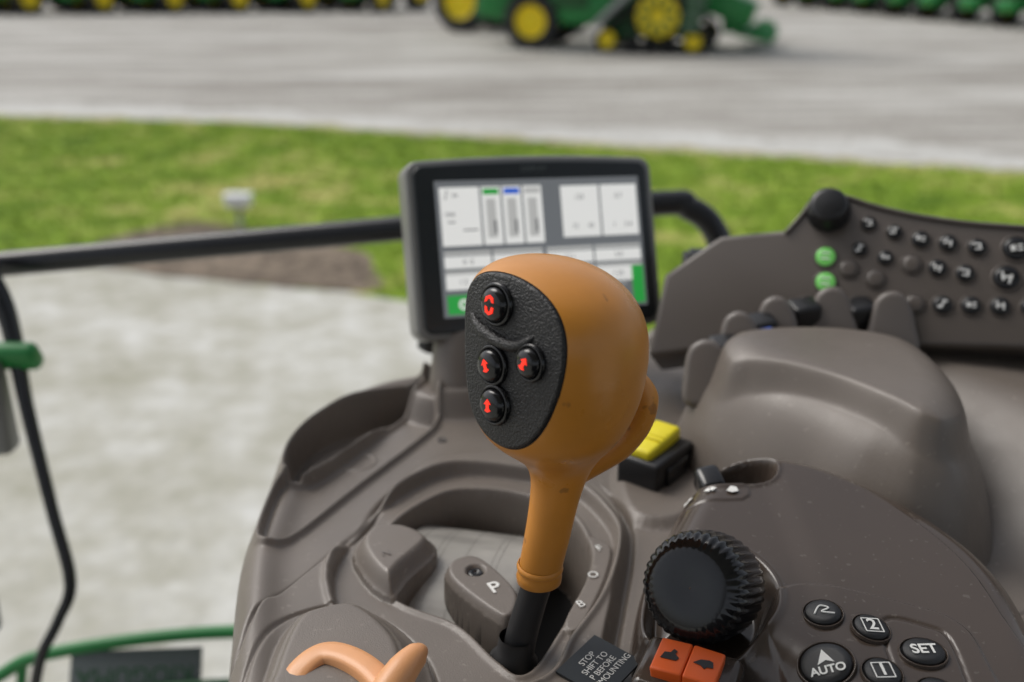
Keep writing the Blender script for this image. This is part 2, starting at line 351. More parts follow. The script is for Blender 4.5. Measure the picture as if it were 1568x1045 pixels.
lathe('stem_boot',[(.019,-.022),(.016,-.012),(.0125,-.008),(.0135,-.002),(.0098,.003),(.0092,.012)],frame(V(.001,.444,.000),(1,0,0),(.1,.05,1)),[M['rubber']],joy,32)
lathe('grip_collar',[(.0118,.0),(.01235,.0005),(.01250,.0015),(.0122,.0028),(.0116,.0035)],frame(V(.01485,.450,.0520),(1,0,0),(.05,0,1)),[M['orange']],joy,40)

# ------------------------------------------------------------------ yellow switch
ysw=empty('yellow_switch')
ym=frame(V(.104,.640,.008),(.62,.78,0),(0,0,1))
box('switch_base',(.052,.034,.036),ym,M['black'],ysw,.003)
box('switch_lever',(.044,.022,.011),ym@Matrix.Translation((0,.003,.021))@Matrix.Rotation(-.10,4,'Y'),M['yellow'],ysw,.003)
for i in range(3): box('lever_rib_%d'%(i+1),(.0012,.018,.0012),ym@Matrix.Translation((-.006+.006*i,.003,.0268))@Matrix.Rotation(-.10,4,'Y'),M['yellow'],ysw,.0003,2)
box('switch_front',(.028,.004,.014),ym@Matrix.Translation((0,-.0175,.004)),M['gloss'],ysw,.001)

# ------------------------------------------------------------------ armrest control pod
pod=empty('armrest_control_pod')
H=Grid(.045,.30,.30,.60,.0009)
pout=[(.064,.425),(.068,.462),(.083,.503),(.108,.550),(.128,.572),(.158,.580),(.198,.568),(.236,.538),(.264,.498),(.276,.460),(.275,.419),(.264,.340),(.25,.25),(.145,.25),(.138,.33),(.131,.372),(.112,.395),(.085,.408)]
s=H.sdf(pout,6,.06); d=-s
top=.043+.11*(H.Y-.40)
prf=np.sqrt(np.clip(1-(1-np.clip(d/.030,0,1))**2.3,0,1))
Zp=-.004+(top+.004)*prf
r=np.hypot(H.X-.100,H.Y-.440); Zp-=.022*ss((.040-r)/.012)*ss((d-.004)/.01); Zp+=.0016*np.exp(-((r-.0405)/.0022)**2)*ss(d/.01)
kf=H.sdf([(.142,.438),(.160,.440),(.200,.425),(.222,.412),(.226,.385),(.216,.30),(.155,.30),(.146,.34),(.130,.395),(.128,.42)],5)
Zp+=.0016*ss(-kf/.0016+.5)*ss(d/.01)
kf2=H.sdf([(.186,.412),(.206,.408),(.214,.398),(.210,.36),(.205,.33),(.178,.33),(.180,.38)],5); Zp-=.0014*np.exp(-(kf2/.0010)**2)
rc=H.sdf([(.113,.545),(.130,.559),(.150,.561),(.163,.551),(.157,.535),(.137,.531),(.120,.532)],4)
Zp-=.020*ss(-rc/.004+.5); Zp+=.0012*np.exp(-((rc-.0025)/.0015)**2)
lb=H.sdf([(.1025,.533),(.140,.530),(.1365,.515),(.0985,.518)],3); Zp+=.0010*ss(-lb/.001+.5)
rg=H.sdf([(.155,.572),(.205,.535),(.240,.475),(.248,.42),(.240,.33),(.10,.33),(.085,.40),(.09,.50),(.12,.55)],5); Zp+=.0020*ss(-rg/.0012+.5)*ss((H.X-.15)/.02)
H.Z=Zp; H.keep=s<.001; H.mi[rc<-.003]=1
H.build('pod_shell',[M['pod'],M['black']],pod)
ka=Vector((-.50,-.74,.46)).normalized(); km=frame(V(.0935,.427,.0565),(1,0,0),ka)
seg=252; vs=[];fs=[]; prof=[(.0265,-.032),(.0280,-.029),(.0289,-.020),(.0291,-.010),(.0287,-.002),(.0272,.0035),(.0240,.0068),(.0190,.0082),(.010,.0080),(.0005,.0076)]
for j,(rr2,z) in enumerate(prof):
    for k in range(seg):
        a=2*math.pi*k/seg; w=1.0
        if 1<=j<=6: w=1-((.045,.036,.010,0,.0,.010,.036)[k%7])*(1 if j<5 else (.7 if j==5 else .25))
        vs.append((rr2*w*math.cos(a),rr2*w*math.sin(a),z))
for i in range(len(prof)-1):
    for k in range(seg): fs.append((i*seg+k,i*seg+(k+1)%seg,(i+1)*seg+(k+1)%seg,(i+1)*seg+k))
o=meshobj('speed_dial',vs,fs,[M['gloss']],pod); o.matrix_local=km
for n2,(x,y,rx,ry,lab,sz) in enumerate([(.157,.417,.0092,.0088,'~',.014),(.177,.405,.0088,.0086,'2',.010),(.150,.385,.0125,.0115,'AUTO',.0060),(.173,.376,.0088,.0088,'1',.010),(.197,.389,.0105,.0088,'SET',.0082),(.194,.364,.0088,.0086,'o',.012)]):
    mt=H.at(x,y,2,.0)
    lathe('pod_button_rim_%d'%(n2+1),[(1.14,0),(1.12,.0016),(1.04,.0018),(1.0,.0002)],mt@Matrix.Diagonal((rx,ry,1,1)),[M['pod']],pod,40)
    lathe('pod_button_%d'%(n2+1),[(.98,-.001),(.97,.0018),(.90,.0028),(.6,.0032),(.0001,.0033)],mt@Matrix.Diagonal((rx,ry,1,1)),[M['black']],pod,40)
    tm=mt@Matrix.Translation((0,-.0045 if lab=='AUTO' else 0,.0036))
    if lab!='~': text('pod_label_%d'%(n2+1),lab,sz,tm,M['white'],pod,bold=.00015)
    if lab in '12':
        for k,(px,py,w,h) in enumerate([(0,.0052,.0104,.0006),(0,-.0052,.0104,.0006),(-.0052,0,.0006,.0104),(.0052,0,.0006,.0104)]):
            box('pod_frame_%d_%d'%(n2+1,k+1),(w*.85,h*.85,.0003),mt@Matrix.Translation((px*.85,py*.85,.0035)),M['white'],pod,0)
    if lab=='AUTO':
        prism('auto_arrow',[(0,.007),(.004,-.001),(.0003,.0008),(-.004,-.001)],.0033,.0036,mt,M['white'],pod,0)
    if lab=='~':
        tube('squiggle',[mt@Vector(p) for p in [(-.005,-.002,.0034),(-.001,.003,.0036),(.003,.001,.0036),(-.001,-.001,.0036),(.005,-.003,.0034)]],.0005,M['white'],pod,6)
for i,(dx,sh) in enumerate([(-.012,[(-.005,-.003),(-.003,.003),(0,0),(.003,.004),(.005,-.003),(0,-.002)]),(0,[(-.005,0),(-.001,.003),(-.001,.001),(.001,.001),(.001,.003),(.005,0),(.001,-.003),(.001,-.001),(-.001,-.001),(-.001,-.003)]),(.012,[(-.004,-.002),(0,.004),(.004,.003),(.005,-.002),(0,-.004)])]):
    prism('speed_icon_%d'%(i+1),[(a*.8,b*.8) for a,b in sh],0,.0003,H.at(.1195+dx,.524-dx*.1,-3,.0012,.002),M['white'],pod,0)
box('pod_rocker',(.016,.020,.018),frame(V(.124,.547,.048),(1,.2,0),(-.1,-.3,1)),M['gloss'],pod,.004)

# ------------------------------------------------------------------ lever hood
hood=empty('lever_hood')
K=Grid(.09,.42,.46,.80,.0012)
hp=[(.120,.690),(.125,.645),(.150,.605),(.180,.568),(.205,.535),(.24,.510),(.285,.515),(.318,.560),(.334,.625),(.328,.70),(.28,.745),(.20,.748),(.145,.73)]
s=K.sdf(hp,6,.09); d=-s
base=.065*ss((K.X+(K.Y-.6)*.55-.27)/.13)
t=np.clip(d/.062,0,1)
hz=-.006+(.088)*(1-(1-t)**2.6)
lob=K.sdf([(.150,.655),(.168,.640),(.190,.624),(.215,.600),(.236,.570),(.250,.548),(.270,.545),(.298,.58),(.303,.65),(.275,.69),(.2,.71),(.155,.69)],6,.06)
hz+=.015*ss(-lob/.012+.35)
K.Z=np.maximum(hz,base-.004); K.keep=s<.0005
K.build('hood_shell',[M['console']],hood)
for i,(x,y,z,ang,w) in enumerate([(.146,.685,.072,20,.030),(.174,.708,.086,15,.027),(.206,.726,.092,8,.027),(.252,.737,.096,0,.029),(.295,.726,.096,-8,.029)]):
    prof2=[(-w*.60,-.03),(-w*.58,-.004),(-w*.42,.012),(-w*.10,.018),(w*.22,.016),(w*.46,.006),(w*.58,-.008),(w*.62,-.03)]
    a=math.radians(ang); mt=frame(V(x,y,z),(math.cos(a),math.sin(a)*.5,0),(-.25,-.85,.35))
    prism('finger_lever_%d'%(i+1),prof2,-.009,.008,mt,M['fin'],hood,.005,5,5)
for i,(x,y,z,m) in enumerate([(.162,.700,.078,'gpaint'),(.192,.720,.088,'sbl'),(.230,.738,.094,'black'),(.274,.738,.094,'black')]):
    box('lever_base_%d'%(i+1),(.022,.020,.035),frame(V(x,y,z-.008),(1,.2,0),(-.1,-.2,1)),M['black'],hood,.003)
    if m!='black': box('lever_tab_%d'%(i+1),(.012,.004,.012),frame(V(x,y-.011,z-.002),(1,.2,0),(-.1,-.2,1)),M[m],hood,.001)

# ------------------------------------------------------------------ keypad panel
kp=empty('keypad_panel')
c=V(.36,.76,.17); n=Vector((-.307,-.768,.563)).normalized(); e1=Vector((.928,-.371,0))
KM=frame(c,e1,n)
kpoly=[(-.200,-.050),(-.190,-.041),(-.162,-.035),(-.138,-.030),(-.128,-.014),(-.120,.001),(-.107,.0065),(-.092,.005),(-.073,0),(-.042,-.005),(-.004,-.0075),(.037,-.007),(.12,-.004),(.20,-.002),(.20,-.11),(.045,-.105),(-.040,-.115),(-.128,-.122),(-.232,-.152),(-.231,-.080)]
prism('panel_body',kpoly,-.060,0,KM,M['panel'],kp,.0045,4)
tube('panel_lip',[KM@Vector((x,y-.0035,.0008)) for x,y in kpoly[3:14]],.0018,M['panel'],kp,8,5)
def kbtn(i,x,y,r,m,kind):
    mt=KM@Matrix.Translation((x,y,.0003))
    lathe('key_rim_%d'%i,[(r*1.22,-.0005),(r*1.18,.0010),(r*1.05,.0012),(r*1.0,.0001)],mt,[M['panel']],kp,28)
    lathe('key_%d'%i,[(r*.98,-.001),(r*.96,.0015),(r*.85,.0026),(r*.5,.0030),(.0001,.0031)],mt,[m],kp,28)
    if kind==0: return
    rnd=random.Random(i)
    if kind==2: 
        for k in(-1,1): box('key_icon_%d_%d'%(i,k+2),(r*.9,r*.16,.0003),mt@Matrix.Translation((0,k*r*.3,.0034)),M['white'],kp,0)
        return
    q=i%4
    if q==0: parts=[(0,0,.9,.18),(-.3,.1,.18,.8),(.3,-.1,.18,.8)]
    elif q==1: parts=[(-.1,.3,.8,.2),(.1,-.3,.7,.2),(.3,0,.2,.7)]
    elif q==2: parts=[(0,.1,.2,.9),(.25,.35,.5,.2),(-.25,-.35,.4,.3)]
    else: parts=[(-.25,0,.4,.5),(.3,.15,.4,.18),(.3,-.2,.4,.18)]
    for k,(px,py,w,h) in enumerate(parts):
        box('key_icon_%d_%d'%(i,k+1),(w*r,h*r,.0003),mt@Matrix.Rotation(rnd.uniform(-.3,.3),4,'Z')@Matrix.Translation((px*r,py*r,.0032+.0001*k)),M['white'],kp,0)
bl=[(-.075,-.019),(-.055,-.024),(-.035,-.028),(-.015,-.029),(.006,-.030),(-.079,-.041),(-.059,-.046),(-.020,-.050),(0,-.052)]
i=1
for x,y in bl: kbtn(i,x,y,.0066 if x>-.05 else .0058,M['gloss'],1); i+=1
for x,y in [(-.085,-.058),(-.064,-.064),(-.039,-.049),(-.033,-.081)]: kbtn(i,x,y,.0072,M['panel'],0); i+=1
for x,y in [(-.114,-.093),(-.094,-.090),(-.074,-.087),(-.054,-.084),(-.013,-.079),(.007,-.077),(.027,-.075),(.048,-.073),(.07,-.071)]: kbtn(i,x,y,.0070,M['black'],1); i+=1
for x,y in [(.033,-.028),(.029,-.052),(.055,-.027),(.052,-.05)]: kbtn(i,x,y,.0092,M['gloss'],1); i+=1
for x,y in [(-.104,-.050),(-.101,-.071)]: kbtn(i,x,y,.0078,M['greenl'],2); i+=1
lathe('volume_knob',[(.0172,-.002),(.0172,.004),(.0155,.006),(.0150,.016),(.0135,.019),(.010,.0200),(.0001,.0203)],KM@Matrix.Translation((-.107,-.012,0)),[M['black']],kp,40)
box('usb_cap',(.040,.022,.012),frame(V(.172,.850,.100),(.93,-.1,0),(0,-.3,1)),M['black'],kp,.003)
box('usb_cap_lid',(.030,.014,.006),frame(V(.172,.848,.108),(.93,-.1,0),(0,-.3,1)),M['mbezel'],kp,.002)

# ------------------------------------------------------------------ monitor
mon=empty('display_monitor')
MX=Vector((.9465,.319,-.0446)); MN=Vector((.312,-.874,.371)); MM=frame(V(.023,.826,.123),MX,MN)
W,Hh=.225,.150
def rrect(w,h,r,arch=0,n=6):
    pts=[]
    for cxx,cy2,a0 in((w/2-r,h/2-r,0),(-w/2+r,h/2-r,90),(-w/2+r,-h/2+r,180),(w/2-r,-h/2+r,270)):
        for k in range(n+1):
            a=math.radians(a0+90*k/n); pts.append((cxx+r*math.cos(a),cy2+r*math.sin(a)))
        if a0==0 and arch:
            for k in range(1,8):
                t=k/8; pts.append((cxx+(-w+2*r)*t,h/2+arch*4*t*(1-t)))
    return pts
prism('monitor_housing',rrect(W,Hh,.012,.003),-.030,.0,MM,M['mframe'],mon,.004,4)
prism('monitor_bezel',rrect(W-.012,Hh-.010,.009,.0025),-.002,.0025,MM,M['mbezel'],mon,.002,3)
prism('monitor_back',rrect(W*.7,Hh*.7,.012),-.050,-.028,MM,M['black'],mon,.004,3)
text('monitor_brand','DISPLAY',.0062,MM@Matrix.Translation((0,.0655,.0027)),M['plategrey'],mon)
SX0,SX1,SY0,SY1=-.089,.097,-.057,.057
def srect(nm,s0,s1,t0,t1,m,z):
    x0=SX0+(SX1-SX0)*s0;x1=SX0+(SX1-SX0)*s1;y1=SY1-(SY1-SY0)*t0;y0=SY1-(SY1-SY0)*t1
    o=meshobj(nm,[(x0,y0,z),(x1,y0,z),(x1,y1,z),(x0,y1,z)],[(0,1,2,3)],[m],mon,False); o.matrix_local=MM; return (x0+x1)/2,(y0+y1)/2
k=0
def R_(s0,s1,t0,t1,m,lv=1):
    global k; k+=1; return srect('screen_area_%d'%k,s0,s1,t0,t1,M[m],.0027+.0003*lv)
R_(0,1,0,1,'sbg',0)
R_(.02,.205,.05,.48,'sw'); R_(.215,.305,.05,.48,'sw'); R_(.315,.405,.05,.48,'sw'); R_(.415,.505,.05,.48,'sw')
R_(.60,.79,.06,.45,'sw'); R_(.80,.985,.06,.45,'sw')
for s0,cc in((.222,'sgr'),(.322,'sbl'),(.422,'sg')):
    R_(s0,s0+.075,.065,.11,cc,2); R_(s0+.012,s0+.058,.14,.43,'sg',2); R_(s0+.045,s0+.056,.30,.40,'sd',3)
R_(.05,.085,.30,.31,'sd',2); R_(.12,.19,.36,.37,'sd',2)
for a,b in((.02,.24),(.25,.49),(.51,.74),(.75,.985)):
    R_(a,b,.52,.545,'sg'); R_(a,b,.555,.645,'sw'); R_(a,b,.69,.80,'sw'); R_(a,b,.665,.688,'sg')
R_(.02,.17,.84,.98,'sgr'); R_(.19,.5,.84,.98,'sbg'); R_(.52,.78,.84,.98,'sg'); R_(.93,.99,.69,.98,'sgr',2); R_(.175,.9,.82,.83,'sg')
for s_,t_,tx,sz in [(.05,.11,'/',.012),(.09,.11,'Ah',.005),(.69,.15,'135',.006),(.89,.15,'0.7',.006),(.66,.37,'12',.006),(.74,.37,'45',.006),(.86,.37,'1',.006),(.93,.37,'3.4',.006),(.13,.6,'0  0',.006),(.36,.6,'0.0',.006),(.62,.6,'12.1',.006),(.87,.6,'5.0',.006),(.1,.745,'1.2',.006),(.62,.745,'off',.006),(.86,.745,'1:25',.006),(.06,.25,'1000',.005)]:
    text('screen_text_%s'%tx.strip('/').replace(' ','')+str(int(s_*100)),tx,sz,MM@Matrix.Translation((SX0+(SX1-SX0)*s_,SY1-(SY1-SY0)*t_,.0036)),M['sd'],mon,.00002)
lathe('screen_icon',[(.0022,0),(.0045,0)],MM@Matrix.Translation((SX0+(SX1-SX0)*.095,SY1-(SY1-SY0)*.91,.0036)),[M['sw']],mon,24)
tube('monitor_stem',[V(-.046,.770,-.01),V(-.046,.778,.025),V(-.044,.795,.055),V(-.036,.835,.09)],[.028,.0230,.021,.020],M['console'],mon,28)
tube('monitor_arm',[V(-.080,.868,.01),V(-.065,.868,.04),V(-.02,.86,.08),V(.0,.855,.10)],.010,M['black'],mon,14)

# ------------------------------------------------------------------ outside rails
rail=tube('window_guard_rail',[V(-1.3,1.085,-.04),V(-.592,1.102,.021),V(-.365,1.110,.040),V(-.124,1.118,.060),V(.165,1.128,.086),V(.205,1.126,.081),V(.232,1.118,.060),V(.243,1.11,.02),V(.245,1.10,-.10)],.0145,M['tube'],None,20)
hr=empty('mirror_arm')
tube('arm_tube',[V(-.60,1.06,.06),V(-.566,1.041,.002),V(-.551,1.024,-.041),V(-.537,.998,-.109),V(-.508,.955,-.216),V(-.488,.926,-.290),V(-.501,.910,-.330),V(-.519,.897,-.364),V(-.53,.89,-.40)],[.013,.012,.010,.008,.007,.007,.006,.006,.006],M['tube'],hr,14)
box('arm_bracket',(.035,.03,.115),frame(V(-.575,1.0,-.11),(1,0,.1),(0,0,1)),M['mframe'],hr,.008)
box('green_latch',(.095,.022,.034),frame(V(-.566,1.012,-.056),(1,0,-.03),(0,-.5,.85)),M['gpaint'],hr,.009,4)
box('arm_lower',(.020,.02,.20),frame(V(-.585,.93,-.26),(1,0,.1),(.05,0,1)),M['mframe'],hr,.006)
gr=empty('green_step_rail')
tube('rail_hoop',[V(-.70,.93,-.50),V(-.617,.969,-.455),V(-.570,.977,-.433),V(-.460,.984,-.415),V(-.342,.988,-.406),V(-.25,.985,-.41),V(-.20,.96,-.43)],.0080,M['gpaint'],gr,14)
tube('rail_post',[V(-.59,.975,-.44),V(-.60,.96,-.52),V(-.60,.95,-.62)],.006,M['gpaint'],gr,12)
tube('rail_hoop_low',[V(-.70,.90,-.53),V(-.60,.94,-.485),V(-.50,.95,-.47),V(-.34,.955,-.455),V(-.22,.95,-.46)],.006,M['gdark'],gr,12)
box('step_tread',(.30,.12,.02),frame(V(-.36,.93,-.52),(1,0,0),(0,0,1)),M['black'],gr,.004)
sp_=frame(V(-.452,.966,-.452),(1,.02,.03),(.05,-.80,.60))
box('name_plate',(.155,.060,.006),sp_,M['plategrey'],gr,.002)
text('plate_lettering','KIOGUMA',.030,sp_@Matrix.Translation((0,0,.0034))@Matrix.Rotation(math.pi,4,'Z'),M['gdark'],gr)
# cab structure around the operator
cab=empty('tractor_cab')
box('cab_roof',(1.7,1.35,.10),Matrix.Translation((.1,-.30,2.7+.50)),M['roof'],cab,.03)  # unseen roof, added to dim the deck, set back to let in sky
box('cab_floor',(1.3,1.7,.06),Matrix.Translation((.45,.15,Z0-.58)),M['black'],cab,.01)
for i,(x,y) in enumerate([(-.80,-.80),(1.0,-.80),(1.0,.30)]): box('cab_post_%d'%(i+1),(.07,.07,1.7),Matrix.Translation((x,y,Z0)),M['black'],cab,.01)
box('cab_rear_wall',(1.7,.04,.9),Matrix.Translation((.1,-.82,Z0-.25)),M['black'],cab,.01)

# ------------------------------------------------------------------ ground
def nodes_ground(name,stops,scales,stretch=(1,1,1),rough=.9,bump=.3,fine=.25,mixs=.5,finescale=40):
    m=bpy.data.materials.new(name); m.use_nodes=True; nt=m.node_tree; L=nt.links; b=nt.nodes['Principled BSDF']; b.inputs['Roughness'].default_value=rough; b.inputs['Specular IOR Level'].default_value=.2
    tc=nt.nodes.new('ShaderNodeTexCoord'); mp=nt.nodes.new('ShaderNodeMapping'); mp.inputs['Scale'].default_value=stretch; L.new(tc.outputs['Object'],mp.inputs[0])
    mp.inputs['Rotation'].default_value=(0,0,math.radians(10))
    ns=[]
    for s4 in scales:
        n=nt.nodes.new('ShaderNodeTexNoise'); n.inputs['Scale'].default_value=s4; n.inputs['Detail'].default_value=8; n.inputs['Roughness'].default_value=.6; L.new(mp.outputs[0],n.inputs[0]); ns.append(n)
    mx=nt.nodes.new('ShaderNodeMix'); mx.inputs[0].default_value=mixs; L.new(ns[0].outputs['Fac'],mx.inputs[2]); L.new(ns[1].outputs['Fac'],mx.inputs[3])
    r=nt.nodes.new('ShaderNodeValToRGB'); L.new(mx.outputs[0],r.inputs[0]); els=r.color_ramp.elements
    els[0].position,els[0].color=stops[0][0],(*stops[0][1],1); els[1].position,els[1].color=stops[-1][0],(*stops[-1][1],1)
    for p_,c_ in stops[1:-1]: e=els.new(p_); e.color=(*c_,1)
    nf=nt.nodes.new('ShaderNodeTexNoise'); nf.inputs['Scale'].default_value=finescale; nf.inputs['Detail'].default_value=4; L.new(tc.outputs['Object'],nf.inputs[0])
    mr=nt.nodes.new('ShaderNodeMapRange'); L.new(nf.outputs['Fac'],mr.inputs[0]); mr.inputs[1].default_value=.3; mr.inputs[2].default_value=.7; mr.inputs[3].default_value=1-fine; mr.inputs[4].default_value=1+fine
    mu=nt.nodes.new('ShaderNodeVectorMath'); mu.operation='SCALE'; L.new(r.outputs[0],mu.inputs[0]); L.new(mr.outputs[0],mu.inputs['Scale']); L.new(mu.outputs[0],b.inputs['Base Color'])
    bp=nt.nodes.new('ShaderNodeBump'); bp.inputs['Strength'].default_value=bump; bp.inputs['Distance'].default_value=.02; L.new(nf.outputs['Fac'],bp.inputs['Height']); L.new(bp.outputs[0],b.inputs['Normal'])
    return m
mg=nodes_ground('gravel',[(.38,(.235,.218,.192)),(.49,(.37,.352,.318)),(.60,(.53,.52,.485))],(.45,2.4),(.14,.75,1),fine=.24,finescale=9)
msh=nodes_ground('gravel_light',[(.36,(.40,.385,.35)),(.60,(.60,.60,.57))],(.9,3.0),(.3,1,1),fine=.2,finescale=9)
mdirt=nodes_ground('dry_edge',[(.36,(.28,.26,.12)),(.60,(.46,.41,.27))],(.9,3.0),(.3,1,1),fine=.2,finescale=9)
mc=nodes_ground('concrete',[(.38,(.37,.36,.285)),(.47,(.46,.45,.385)),(.55,(.56,.555,.505)),(.64,(.68,.68,.65))],(1.0,4.2),fine=.08,mixs=.42,finescale=16)
mgr=nodes_ground('grass',[(.38,(.11,.20,.016)),(.50,(.235,.345,.034)),(.61,(.50,.47,.16))],(.32,1.6),fine=.35,mixs=.5,finescale=7)
mmu=nodes_ground('mulch',[(.36,(.09,.07,.052)),(.62,(.25,.20,.15))],(2,8),fine=.4,finescale=15)
def sheet(name,pts,z,m): 
    o=meshobj(name,[(x,y,z) for x,y in pts],[tuple(range(len(pts)))],[m],None,False)
    if o.data.polygons[0].normal.z<0: o.data.flip_normals()
    return o
def band(name,xs_,ylo,yhi,z,m):
    vs=[];n=len(xs_)
    for x,a,b in zip(xs_,ylo,yhi): vs+=[(x,b,z),(x,a,z)]
    o=meshobj(name,vs,[(2*i,2*i+1,2*i+3,2*i+2) for i in range(n-1)],[m],None,False)
    if o.data.polygons[0].normal.z<0: o.data.flip_normals()
    return o
sheet('gravel_ground',[(-400,-300),(400,-300),(400,500),(-400,500)],0,mg)
gtop=[(-60,30),(-17.6,19.8),(-8.8,17.3),(-4.7,16.7),(-.8,15.3),(2,14.3),(6.6,12.7),(9.8,11.2),(40,-4)]
gbot=[(-60,16),(-9.2,9.8),(-4.8,9.0),(-3.6,8.6),(-1.3,7.9),(-.8,7.7),(1.0,6.9),(3.4,5.2),(9,2.5),(40,-14)]
xx=np.unique(np.concatenate([np.linspace(-60,-14,90),np.linspace(-14,14,500),np.linspace(14,40,60)]))
def smooth_noise(n,amp,k): return np.convolve(np.random.uniform(-amp,amp,n+k-1),np.ones(k)/k**.5,'valid')
def edge(P,k=31):
    y=np.interp(xx,[p[0] for p in P],[p[1] for p in P]); yp=np.pad(y,k//2,'edge'); return np.convolve(yp,np.ones(k)/k,'valid')
et=edge(gtop); eb=edge(gbot,15); n_=len(xx)
top_e=et+smooth_noise(n_,.16,3); bot_e=eb+smooth_noise(n_,.03,3)
band('gravel_shoulder',xx,et-.8,et+1.7+smooth_noise(n_,.5,25),.004,msh)
band('dry_grass_edge',xx,et-.7,et+.38+smooth_noise(n_,.16,5),.008,mdirt)
band('concrete_apron',xx,np.full(n_,-25.),eb+.25,.008,mc)
band('grass_verge',xx,bot_e,top_e,.012,mgr)
mb=cr([(-1.2,7.95),(-1.25,8.6),(-1.5,9.2),(-2.9,10.1),(-3.6,10.15),(-4.1,9.2),(-3.7,8.65),(-2.5,8.25)],8); mb+=np.random.uniform(-.03,.03,mb.shape)
sheet('mulch_bed',[tuple(q) for q in mb],.020,mmu)
nb=90000
xs=np.random.uniform(-12,9,nb); top_=np.interp(xs,xx,et); bot_=np.interp(xs,xx,bot_e)
ys_=bot_+(top_-bot_)*np.random.uniform(.0,1.0,nb)+np.random.normal(0,.05,nb)
ok=~((xs>-4)&(xs<-1.25)&(ys_<10.05-.55*np.abs(xs+3.2)))&(ys_>bot_); xs=xs[ok];ys_=ys_[ok];nb=len(xs)
an=np.random.uniform(0,6.28,nb); hgt=np.random.uniform(.025,.06,nb); w=.012
v=np.zeros((nb,3,3),np.float32); v[:,0]=np.stack([xs-np.cos(an)*w,ys_-np.sin(an)*w,np.full(nb,.012)],-1); v[:,1]=np.stack([xs+np.cos(an)*w,ys_+np.sin(an)*w,np.full(nb,.012)],-1)
v[:,2]=np.stack([xs+np.random.normal(0,.03,nb),ys_+np.random.normal(0,.03,nb),hgt],-1)
me=bpy.data.meshes.new('grass_blades'); me.vertices.add(nb*3); me.vertices.foreach_set('co',v.ravel()); me.loops.add(nb*3); me.loops.foreach_set('vertex_index',np.arange(nb*3,dtype=np.int32)); me.polygons.add(nb); me.polygons.foreach_set('loop_start',np.arange(0,nb*3,3,dtype=np.int32)); me.polygons.foreach_set('loop_total',np.full(nb,3,dtype=np.int32)); me.update(calc_edges=True)
me.materials.append(mgr); link(bpy.data.objects.new('grass_blades',me))
ll=empty('landscape_light',(-2.8,10.0,0))
lathe('light_post',[(.045,0),(.045,.02),(.028,.03),(.028,.24),(.035,.25)],Matrix.Identity(4),[M['metal']],ll,20)
box('light_head',(.26,.16,.11),Matrix.Translation((0,0,.30)),M['lamp'],ll,.03)
box('light_hood',(.28,.18,.02),Matrix.Translation((0,0,.365)),M['lamp'],ll,.008)

# ------------------------------------------------------------------ farm machines
meshcache={}
def wheel(name,R,w,loc,parent,rimr=.62):
    key=(R,w,rimr)
    if key not in meshcache:
        rr=R*rimr; prof=[(rr*.98,-w*.42),(R*.80,-w*.5),(R*.95,-w*.47),(R,-w*.38),(R,w*.38),(R*.95,w*.47),(R*.80,w*.5),(rr*.98,w*.42)]
        o=lathe(name,prof+[(rr*.93,w*.36),(rr*.90,w*.10),(rr*.42,w*.05),(rr*.36,w*.22),(rr*.30,w*.24),(.01,w*.24)],Matrix.Identity(4),[M['tire'],M['ypaint'],M['gdark']],parent,40,[0]*7+[1]*4+[1,1])
        me=o.data; bm=bmesh.new(); bm.from_mesh(me)
        for q in range(26):
            for sd in(-1,1):
                a=2*math.pi*(q+.25*sd)/26; mt=Matrix.Rotation(a,4,'Z')@Matrix.Translation((R,0,sd*w*.22))@Matrix.Rotation(sd*.6,4,'X')@Matrix.Diagonal((R*.07,R*.06,w*.46,1))
                bmesh.ops.create_cube(bm,size=1,matrix=mt)
        bm.to_mesh(me); bm.free(); meshcache[key]=me
    else:
        o=bpy.data.objects.new(name,meshcache[key]); link(o,parent)
    side=1 if loc[1]<0 else -1
    o.matrix_local=Matrix.Translation(loc)@Matrix.Rotation(math.pi/2*side,4,'X'); return o
def cbox(name,size,loc,m,parent,bev=.05,rot=0,taper=None): return box(name,size,Matrix.Translation(loc)@Matrix.Rotation(rot,4,'Y'),m,parent,bev,2,taper)
def tractor(name,loc,ang,sc_=1.0):
    e=empty(name,loc); e.rotation_euler=(0,0,math.radians(ang)); e.scale=(sc_,)*3
    wheel('rear_wheel_l',.95,.55,(-1.3,-.95,.95),e); wheel('rear_wheel_r',.95,.55,(-1.3,.95,.95),e)
    wheel('front_wheel_l',.70,.45,(1.5,-.9,.70),e); wheel('front_wheel_r',.70,.45,(1.5,.9,.70),e)
    cbox('chassis',(3.6,.6,.5),(.2,0,.9),M['gpaint'],e,.05); cbox('hood',(2.2,.85,.85),(1.2,0,1.55),M['gpaint'],e,.15); cbox('grille',(.06,.7,.6),(2.31,0,1.5),M['tire'],e,.02)
    cbox('cab_glass',(1.5,1.4,1.2),(-.7,0,2.15),M['glass'],e,.1,0,.92); cbox('cab_roof',(1.7,1.55,.25),(-.7,0,2.85),M['gpaint'],e,.08)
    cbox('fender_l',(1.5,.5,.10),(-1.2,-.95,1.98),M['gpaint'],e,.04); cbox('fender_r',(1.5,.5,.10),(-1.2,.95,1.98),M['gpaint'],e,.04); cbox('cab_base',(1.5,1.3,.5),(-.6,0,1.4),M['gpaint'],e,.06)
    cbox('front_weights',(.35,.8,.45),(2.55,0,.85),M['gpaint'],e,.04); cbox('axle_front',(.2,1.6,.2),(1.5,0,.7),M['gdark'],e,.03); cbox('axle_rear',(.25,1.7,.25),(-1.3,0,.95),M['gdark'],e,.03)
    return e
hd=math.degrees(math.atan2(-1.3,4.3))
cb=empty('combine_harvester',(3.0,30.4,0)); cb.rotation_euler=(0,0,math.radians(hd))
